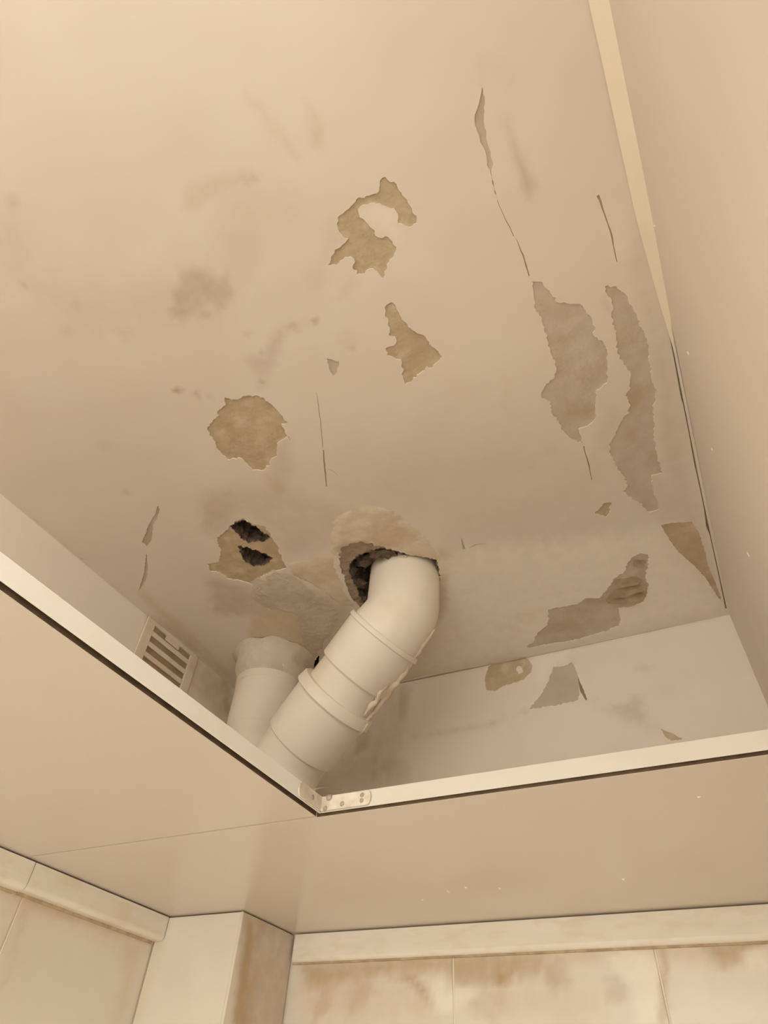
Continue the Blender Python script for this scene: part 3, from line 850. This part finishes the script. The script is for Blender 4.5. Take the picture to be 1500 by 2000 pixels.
# chase: one tile wide on either face
FRONT = Plane((0, CY, 0), (1, 0, 0), (0, 0, 1), (0, -1, 0), lambda x, y: on_y(x, y, CY))
SIDE = Plane((CX, 0, 0), (0, 1, 0), (0, 0, 1), (1, 0, 0), lambda x, y: on_x(x, y, CX))
st = []
for layer, pts, soft, amt in [
    ('brown', [(482,1800),(493,1805),(490,1850),(484,1900),(480,2000),(450,2000),(466,1900),(474,1840)], .006, .75),
    ('grey', [(470,1770),(600,1830),(620,2100),(440,2100)], .01, .95), ('brown', [(476,1782),(520,1800),(500,1850),(480,1850)], .010, .3),
    ('brown', [(470,1900),(500,1890),(490,2010),(450,2010)], .012, .4)]:
    st.append((layer, SIDE.uv(pts), soft, amt))
ft = [('yellow', FRONT.uv([(318,1800),(335,1800),(275,2010),(235,2010)]), .012, .3)]
for r in range(3):
    z1 = ZP - 0.002 - r * TH
    tile('tile', (XL + .004, CY, z1 - TH + .002), (1, 0, 0), (0, 0, 1), (0, -1, 0), CX - XL - .004, TH - .002, wall_chase, ft if r == 0 else (), thick=.004, grid=.008 if r == 0 else .05)
    tile('tile', (CX, CY - .004, z1 - TH + .002), (0, 1, 0), (0, 0, 1), (1, 0, 0), YB - CY - .002, TH - .002, wall_chase, st if r == 0 else (), thick=.004, grid=.006 if r == 0 else .05)

# ------------------------------------------------------------------ dropped ceiling: two panels
PT = 0.009
GAP, GAPB = 0.0052, 0.0036
p1 = obj('dropped_panel', box((XL + .001, YF, ZP), (RX - GAP, RY + .0005, ZP + PT), .0012), M['panel'])
tag(p1, 'smooth beige dropped-ceiling panel along the left wall', 'ceiling panel', 'dropped ceiling panels')
bm = bmesh.new()
pts = [(XL + .001, RY + .0025), (RX - GAP, RY + .0025), (RX - GAP, RY + GAPB), (XR - .001, RY + GAPB), (XR - .001, YB - .001), (XL + .001, YB - .001)]
lo = [bm.verts.new((x, y, ZP)) for x, y in pts]
f = bm.faces.new(lo)
r = bmesh.ops.extrude_face_region(bm, geom=[f])
bmesh.ops.translate(bm, verts=[v for v in r['geom'] if isinstance(v, bmesh.types.BMVert)], vec=(0, 0, PT))
bmesh.ops.recalc_face_normals(bm, faces=bm.faces[:])
p2 = obj('dropped_panel', bm, M['panel'])
tag(p2, 'smooth beige dropped-ceiling panel along the back wall above the stained tiles', 'ceiling panel', 'dropped ceiling panels')
obj('gap_shade_edge', box((RX - GAP - .0002, YF, ZP + .0004), (RX - GAP + .0005, RY, ZP + PT - .0002)), M['gap_shade'], p1)  # dark band added on the panel edge as shade inside the gap
obj('gap_shade_edge', box((RX - GAP, RY + GAPB - .0005, ZP + .0004), (XR - .001, RY + GAPB + .0002, ZP + PT - .0002)), M['gap_shade'], p2)
PAN = Plane((0, 0, ZP), (1, 0, 0), (0, 1, 0), (0, 0, -1), lambda x, y: on_z(x, y, ZP))
for px, py, w, h in [(876,1741,.0016,.0052), (910,1733,.0022,.0026), (976,1735,.0014,.0050), (1217,1717,.0024,.0028), (825,1757,.0018,.0010), (1365,1556,.0020,.0010)]:
    dab(PAN, px, py, w, h, p2)  # small raised white dots on the panel underside

# ------------------------------------------------------------------ metal angles along the opening and their corner bracket
SZ0, SZ1 = ZP + .0030, ZP + .0215
def angle(name, along, label):
    t = .0012
    bm, b2 = bmesh.new(), bmesh.new()
    if along == 'y':
        add_box(bm, (RX - t, YF, SZ0), (RX, RY + t, SZ1), .0004)
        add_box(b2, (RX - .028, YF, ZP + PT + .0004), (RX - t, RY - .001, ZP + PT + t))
    else:
        add_box(bm, (RX, RY, SZ0), (XR - .001, RY + t, SZ1), .0004)
        add_box(b2, (RX, RY + t, ZP + PT + .0004), (XR - .001, RY + .028, ZP + PT + t))
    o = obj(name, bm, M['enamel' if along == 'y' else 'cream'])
    obj('flange', b2, M['gap_shade'], o)  # leg coloured near black to deepen the gap's shade
    return tag(o, label, 'metal angle', 'metal angles around the ceiling opening')
angle('metal_angle', 'y', 'white metal angle edging the left side of the ceiling opening')
angle('metal_angle', 'x', 'white metal angle edging the back of the ceiling opening')

br = empty('corner_bracket', (RX, RY, SZ0))
tag(br, 'riveted corner plate joining the two white metal angles', 'bracket')
def tab(u, length, z0, z1, normal, tail):
    """Rounded tab lying on an angle's face; u is its direction away from the corner."""
    bm = bmesh.new()
    u, n = Vector(u), Vector(normal)
    zc, hh = (z0 + z1) / 2, (z1 - z0) / 2
    outline = [(0, -hh), (length - hh * .6, -hh)]
    outline += [(length - hh * .6 + hh * .6 * math.sin(a), -hh * math.cos(a)) for a in [math.pi * k / 10 for k in range(1, 10)]]
    outline += [(length - hh * .6, hh), (0, hh)]
    base = Vector((RX, RY, zc))
    f = bm.faces.new([bm.verts.new(base + u * a + Vector((0, 0, b)) + n * .0004) for a, b in outline])
    r = bmesh.ops.extrude_face_region(bm, geom=[f])
    bmesh.ops.translate(bm, verts=[v for v in r['geom'] if isinstance(v, bmesh.types.BMVert)], vec=n * .0020)
    bmesh.ops.recalc_face_normals(bm, faces=bm.faces[:])
    return adopt(obj('plate', bm, M['bracket']), br)
plate_l = tab((0, -1, 0), .050, SZ0 + .001, SZ1 - .0015, (1, 0, 0), 0)
plate_b = tab((1, 0, 0), .066, SZ0 + .001, SZ1 - .0015, (0, -1, 0), 0)
def rivet(c, n, r=.0032):
    bm = bmesh.new()
    bmesh.ops.create_uvsphere(bm, u_segments=12, v_segments=6, radius=r)
    n = Vector(n)
    rot = Vector((0, 0, 1)).rotation_difference(n).to_matrix().to_4x4()
    bmesh.ops.scale(bm, verts=bm.verts[:], vec=(1, 1, .45))
    bmesh.ops.transform(bm, matrix=Matrix.Translation(c) @ rot, verts=bm.verts[:])
    return obj('rivet', bm, M['rivet'], plate_l if abs(n.x) > .5 else plate_b, smooth=True)
zc = (SZ0 + SZ1) / 2
rivet(Vector((RX + .030, RY - .0024, zc - .0035)), (0, -1, 0), .0028)
rivet(Vector((RX + .055, RY - .0024, zc + .0032)), (0, -1, 0), .0026)
rivet(Vector((RX + .055, RY - .0024, zc - .0030)), (0, -1, 0), .0026)
rivet(Vector((RX + .012, RY - .0024, zc + .006)), (0, -1, 0), .0040)
rivet(Vector((RX + .0024, RY - .022, zc + .000)), (1, 0, 0), .0030)
rivet(Vector((RX + .008, RY - .0024, zc - .006)), (0, -1, 0), .0030)
# sliver of metal bent up over the corner
bm = bmesh.new()
prev = None
for i in range(13):
    t = i / 12
    c = Vector((RX - .004 + .052 * t, RY - .018 + .030 * t, SZ1 + .001 + .0045 * math.sin(math.pi * t) + .001 * math.sin(9 * t)))
    w = .0055 * math.sin(math.pi * min(1, t * .92 + .06)) + .0006
    a, b = bm.verts.new(c + Vector((.5 * w, -.6 * w, -.0015))), bm.verts.new(c + Vector((-.5 * w, .6 * w, .0018)))
    if prev: bm.faces.new((prev[0], a, b, prev[1]))
    prev = (a, b)
bmesh.ops.solidify(bm, geom=bm.faces[:], thickness=.0008)
adopt(obj('bent_flap', bm, M['bracket']), br)

# ------------------------------------------------------------------ plastic mouldings where dropped ceiling meets the tiles
def molding(name, p, d, n, length, height, depth, label, group, gap_end=True):
    """Bar with rounded lower front edge; p is its top back corner at one end, d along, n out from the wall."""
    p, d, n = Vector(p), Vector(d), Vector(n)
    prof = [(0, 0), (depth, 0), (depth, -height * .70)]
    rd = min(depth * .75, height * .22)
    prof = [(0, 0), (depth, 0), (depth, -height + rd)]
    prof += [(depth - rd * (1 - math.cos(a)), -height + rd - rd * math.sin(a)) for a in [math.pi / 2 * k / 5 for k in range(1, 6)]]
    prof += [(0, -height)]
    bm = bmesh.new()
    rings = []
    for s in (0, length):
        rings.append([bm.verts.new(p + d * s + n * a + Vector((0, 0, b))) for a, b in prof])
    k = len(prof)
    for i in range(k):
        bm.faces.new((rings[0][i], rings[0][(i + 1) % k], rings[1][(i + 1) % k], rings[1][i]))
    bm.faces.new(rings[0]); bm.faces.new(rings[1][::-1])
    bmesh.ops.recalc_face_normals(bm, faces=bm.faces[:])
    es = [e for e in bm.edges if all(v in rings[0] for v in e.verts) or all(v in rings[1] for v in e.verts)]
    bmesh.ops.bevel(bm, geom=es, offset=.0014, segments=2, affect='EDGES')
    o = obj(name, bm, M['molding'])
    return tag(o, label, 'molding', group)
GR = 'mouldings under the dropped ceiling'
MZ = ZP - .0024
molding('cover_strip', (XL + .001, CY - .0050, MZ), (0, -1, 0), (1, 0, 0), CY - .652, .034, -.891 - XL, 'cream plastic moulding on the left wall, ending at the tiled pipe boxing', GR)
molding('cover_strip', (XL + .001, .648, MZ), (0, -1, 0), (1, 0, 0), .648 - YF, .035, -.891 - XL, 'cream plastic moulding on the left wall, cut off by the frame', GR)
molding('cover_strip', (CX + .009, YB - .001, MZ), (1, 0, 0), (0, -1, 0), XR - CX - .012, .040, .010, 'long stained cream moulding on the back wall above the stained tiles', GR)

strips = [o for o in bpy.data.objects if o.name.startswith('cover_strip')]
for owner, lo_, hi_ in ((strips[0], (XL + .0005, .653, MZ - .0375), (XL + .006, CY - .006, MZ - .0335)),
                        (strips[1], (XL + .0005, YF, MZ - .0380), (XL + .006, .647, MZ - .0345)),
                        (strips[2], (CX + .008, YB - .0055, MZ - .0425), (XR - .002, YB - .0005, MZ - .0395))):
    obj('grime_line', box(lo_, hi_, .0008), M['grime'], owner)

# ------------------------------------------------------------------ vent grille on the left wall, above the dropped ceiling
vy0, vy1 = .709, .822
vz0, vz1 = EYE.z + .560, EYE.z + .727
vx = XL + .001
vent = empty('vent_grille', (XL, (vy0 + vy1) / 2, vz0))
tag(vent, 'overpainted slotted vent grille on the left wall', 'vent')
PD = .0045
def vbox(name, lo, hi, bev=.001, mat='vent'):
    return adopt(obj(name, box(lo, hi, bev), M[mat]), vent)
bm = bmesh.new()
fy0, fy1 = vy0 - .022, vy1 + .022
add_box(bm, (vx, fy0, vz0), (vx + PD, vy0, vz1 + .003), .0012)
add_box(bm, (vx, vy1, vz0), (vx + PD, fy1, vz1 + .003), .0012)
add_box(bm, (vx, vy0 - .001, vz1 - .006), (vx + PD, vy1 + .001, vz1 + .003), .0008)
add_box(bm, (vx, vy0 - .001, vz0), (vx + PD, vy1 + .001, vz0 + .012), .0008)
adopt(obj('frame', bm, M['vent']), vent)
vbox('duct_back', (vx, vy0 - .001, vz0 + .004), (vx + .0006, vy1 + .001, vz1), 0, 'dark')
z = vz1 - .006 - .0125
for i in range(6):
    vbox('slat', (vx + .001, vy0 - .0005, z - .0105), (vx + PD - .0004, vy1 + .0005, z), .0012)
    z -= .0232
# dried paint that clogs the top slot
bm = bmesh.new()
add_box(bm, (vx + .001, vy0 + .036, vz1 - .0160), (vx + PD - .0012, vy0 + .078, vz1 - .004), .0015)
adopt(obj('dried_paint', bm, M['vent']), vent)

# ------------------------------------------------------------------ waste pipes
def sweep(path, radii, seg=40, cap=True):
    """Round tube along a path with one radius per point."""
    bm = bmesh.new()
    P = [Vector(p) for p in path]
    rings = []
    up = None
    for i, p in enumerate(P):
        t = (P[min(i + 1, len(P) - 1)] - P[max(i - 1, 0)]).normalized()
        if up is None:
            up = t.orthogonal().normalized()
        up = (up - t * up.dot(t)).normalized()
        sd = t.cross(up)
        rings.append([bm.verts.new(p + (up * math.cos(2 * math.pi * k / seg) + sd * math.sin(2 * math.pi * k / seg)) * radii[i]) for k in range(seg)])
    for a, b in zip(rings, rings[1:]):
        for k in range(seg):
            bm.faces.new((a[k], a[(k + 1) % seg], b[(k + 1) % seg], b[k]))
    if cap:
        bm.faces.new(rings[0][::-1]); bm.faces.new(rings[-1])
    bmesh.ops.recalc_face_normals(bm, faces=bm.faces[:])
    return bm

def smooth_by_angle(o, deg=35):
    me = o.data
    for p in me.polygons: p.use_smooth = True
    me.set_sharp_from_angle(angle=math.radians(deg))
    return o

def tube(name, path, radii, mat, parent):
    return adopt(smooth_by_angle(obj(name, sweep(path, radii), M[mat])), parent)

def rel(x, y, z): return Vector((x, y, EYE.z + z))

# bent pipe coming out of the broken hole
R0 = .0605
A0 = rel(-.398, .793, .775)                    # up inside the hole
A1 = rel(-.400, .794, .680)                    # start of the bend
AX = rel(-.432, .793, .628)                    # on the straight run
END = rel(-.655, .852, .437)
axis = (END - AX).normalized()
wp = empty('waste_pipe', (-.42, .79, ZP + PT))
tag(wp, 'cream plastic waste pipe with sockets, bending out of the broken ceiling hole', 'pipe')
bend = [A0, A1]
for k in range(1, 9):
    t = k / 8
    p0, p1, p2 = A1, rel(-.403, .794, .652), AX
    bend.append(p0 * (1 - t) ** 2 + p1 * 2 * t * (1 - t) + p2 * t * t)
S1 = AX + axis * .012
bend.append(S1)
tube('elbow', bend, [R0 + .003] * len(bend), 'pvc', wp)
def seg(name, s0, s1, r0, r1=None, mat='pvc', lip=None):
    a, b = AX + axis * s0, AX + axis * s1
    r1 = r1 or r0
    e = .0022
    return tube(name, [a, a + axis * e, b - axis * e, b], [r0 - .002, r0, r1, r1 - .002], mat, wp)
sk = seg('socket', .004, .086, R0 + .0075, R0 + .006)
ring = seg('socket_ring', -.002, .008, R0 + .0095, R0 + .0105)
ring.parent = sk; ring.matrix_parent_inverse = Matrix()
seg('pipe', .080, .150, R0)
sk = seg('socket', .140, .232, R0 + .0075, R0 + .0055)
ring = seg('socket_ring', .126, .146, R0 + .0115, R0 + .0140)
ring.parent = sk; ring.matrix_parent_inverse = Matrix()
low = [AX + axis * .225, AX + axis * .245]
for k in range(1, 7):
    t = k / 6
    low.append(low[1] * (1 - t) ** 2 + (AX + axis * .285) * 2 * t * (1 - t) + (AX + axis * .285 - Vector((0, 0, .045))) * t * t)
low.append(Vector((low[-1].x, low[-1].y, ZP + PT + .002)))
tube('pipe', low, [R0] * len(low), 'pvc', wp)
# sealant and old mortar squeezed out along the room-facing right flank of the joints
flank = Vector((0.62, 0.12, -0.10)); flank = (flank - axis * flank.dot(axis)).normalized()
across = axis.cross(flank)
def sealant(s0, s1, turn, r, thick, mat='mortar'):
    path, rad = [], []
    for k in range(25):
        t = k / 24
        q = s0 + (s1 - s0) * t
        a = turn + .16 * noise.noise(Vector((q * 60, turn * 7, 0)))
        path.append(AX + axis * q + (flank * math.cos(a) + across * math.sin(a)) * (r + .002 * noise.noise(Vector((q * 90, 5, turn)))))
        rad.append(thick * (.30 + .70 * math.sin(math.pi * t)) * (.85 + .6 * noise.noise(Vector((q * 130, 3, turn)))))
    return adopt(obj('sealant', sweep(path, rad, 10), M[mat], smooth=True), wp)
sealant(.000, .130, .00, R0 + .0065, .0075)
sealant(.050, .120, .28, R0 + .0050, .0060)
sealant(-.060, .010, -.05, R0 + .0040, .0040)
sealant(.128, .150, .10, R0 + .0120, .0050, 'pvc_dull')
# upright pipe in the corner
lp = empty('waste_pipe', (-.757, .908, ZP + PT))
tag(lp, 'upright cream pipe smeared with mortar in the corner beside the vent', 'pipe')
LX, LY = -.764, .916
def vseg(name, z0, z1, r0, r1, mat='pvc_dull'):
    a, b = rel(LX, LY, z0), rel(LX, LY, z1)
    d = (b - a).normalized() * .002
    return tube(name, [a, a + d, b - d, b], [r0 - .002, r0, r1, r1 - .002], mat, lp)
vseg('socket', .735, .655, .0655, .0665)
vseg('pipe', .660, .560, .0645, .0645)
vseg('socket', .565, .470, .0655, .0655)
path = [rel(LX, LY, .475), rel(LX, LY, .42), rel(LX - .015, LY + .04, .37), rel(-.806, 1.000, .330), rel(-.814, 1.012, .305), rel(-.814, 1.012, .284)]
tube('pipe', path, [.0645, .0645, .062, .058, .056, .056], 'pvc_dull', lp)
# mortar collar where it enters the ceiling
bm = bmesh.new()
rings = []
for l, (rr, zz) in enumerate(((.088, .7305), (.080, .725), (.075, .716), (.071, .703), (.069, .688), (.067, .672), (.062, .662))):
    ring = []
    for k in range(44):
        a = 2 * math.pi * k / 44
        n = noise.fractal(Vector((math.cos(a) * 2.2, math.sin(a) * 2.2, l * .7)), .9, 2, 4)
        r_ = rr * (1 + .10 * n * (1 if l < 5 else .3))
        x = max(XL + .001, LX + r_ * math.cos(a))
        ring.append(bm.verts.new(rel(x, LY + r_ * math.sin(a), zz + .004 * n)))
    rings.append(ring)
for a, b in zip(rings, rings[1:]):
    for k in range(44):
        bm.faces.new((a[k], a[(k + 1) % 44], b[(k + 1) % 44], b[k]))
bmesh.ops.recalc_face_normals(bm, faces=bm.faces[:])
tag(adopt(obj('mortar_collar', bm, M['grey_mortar'], smooth=True), lp), 'lumpy mortar collar at the ceiling')
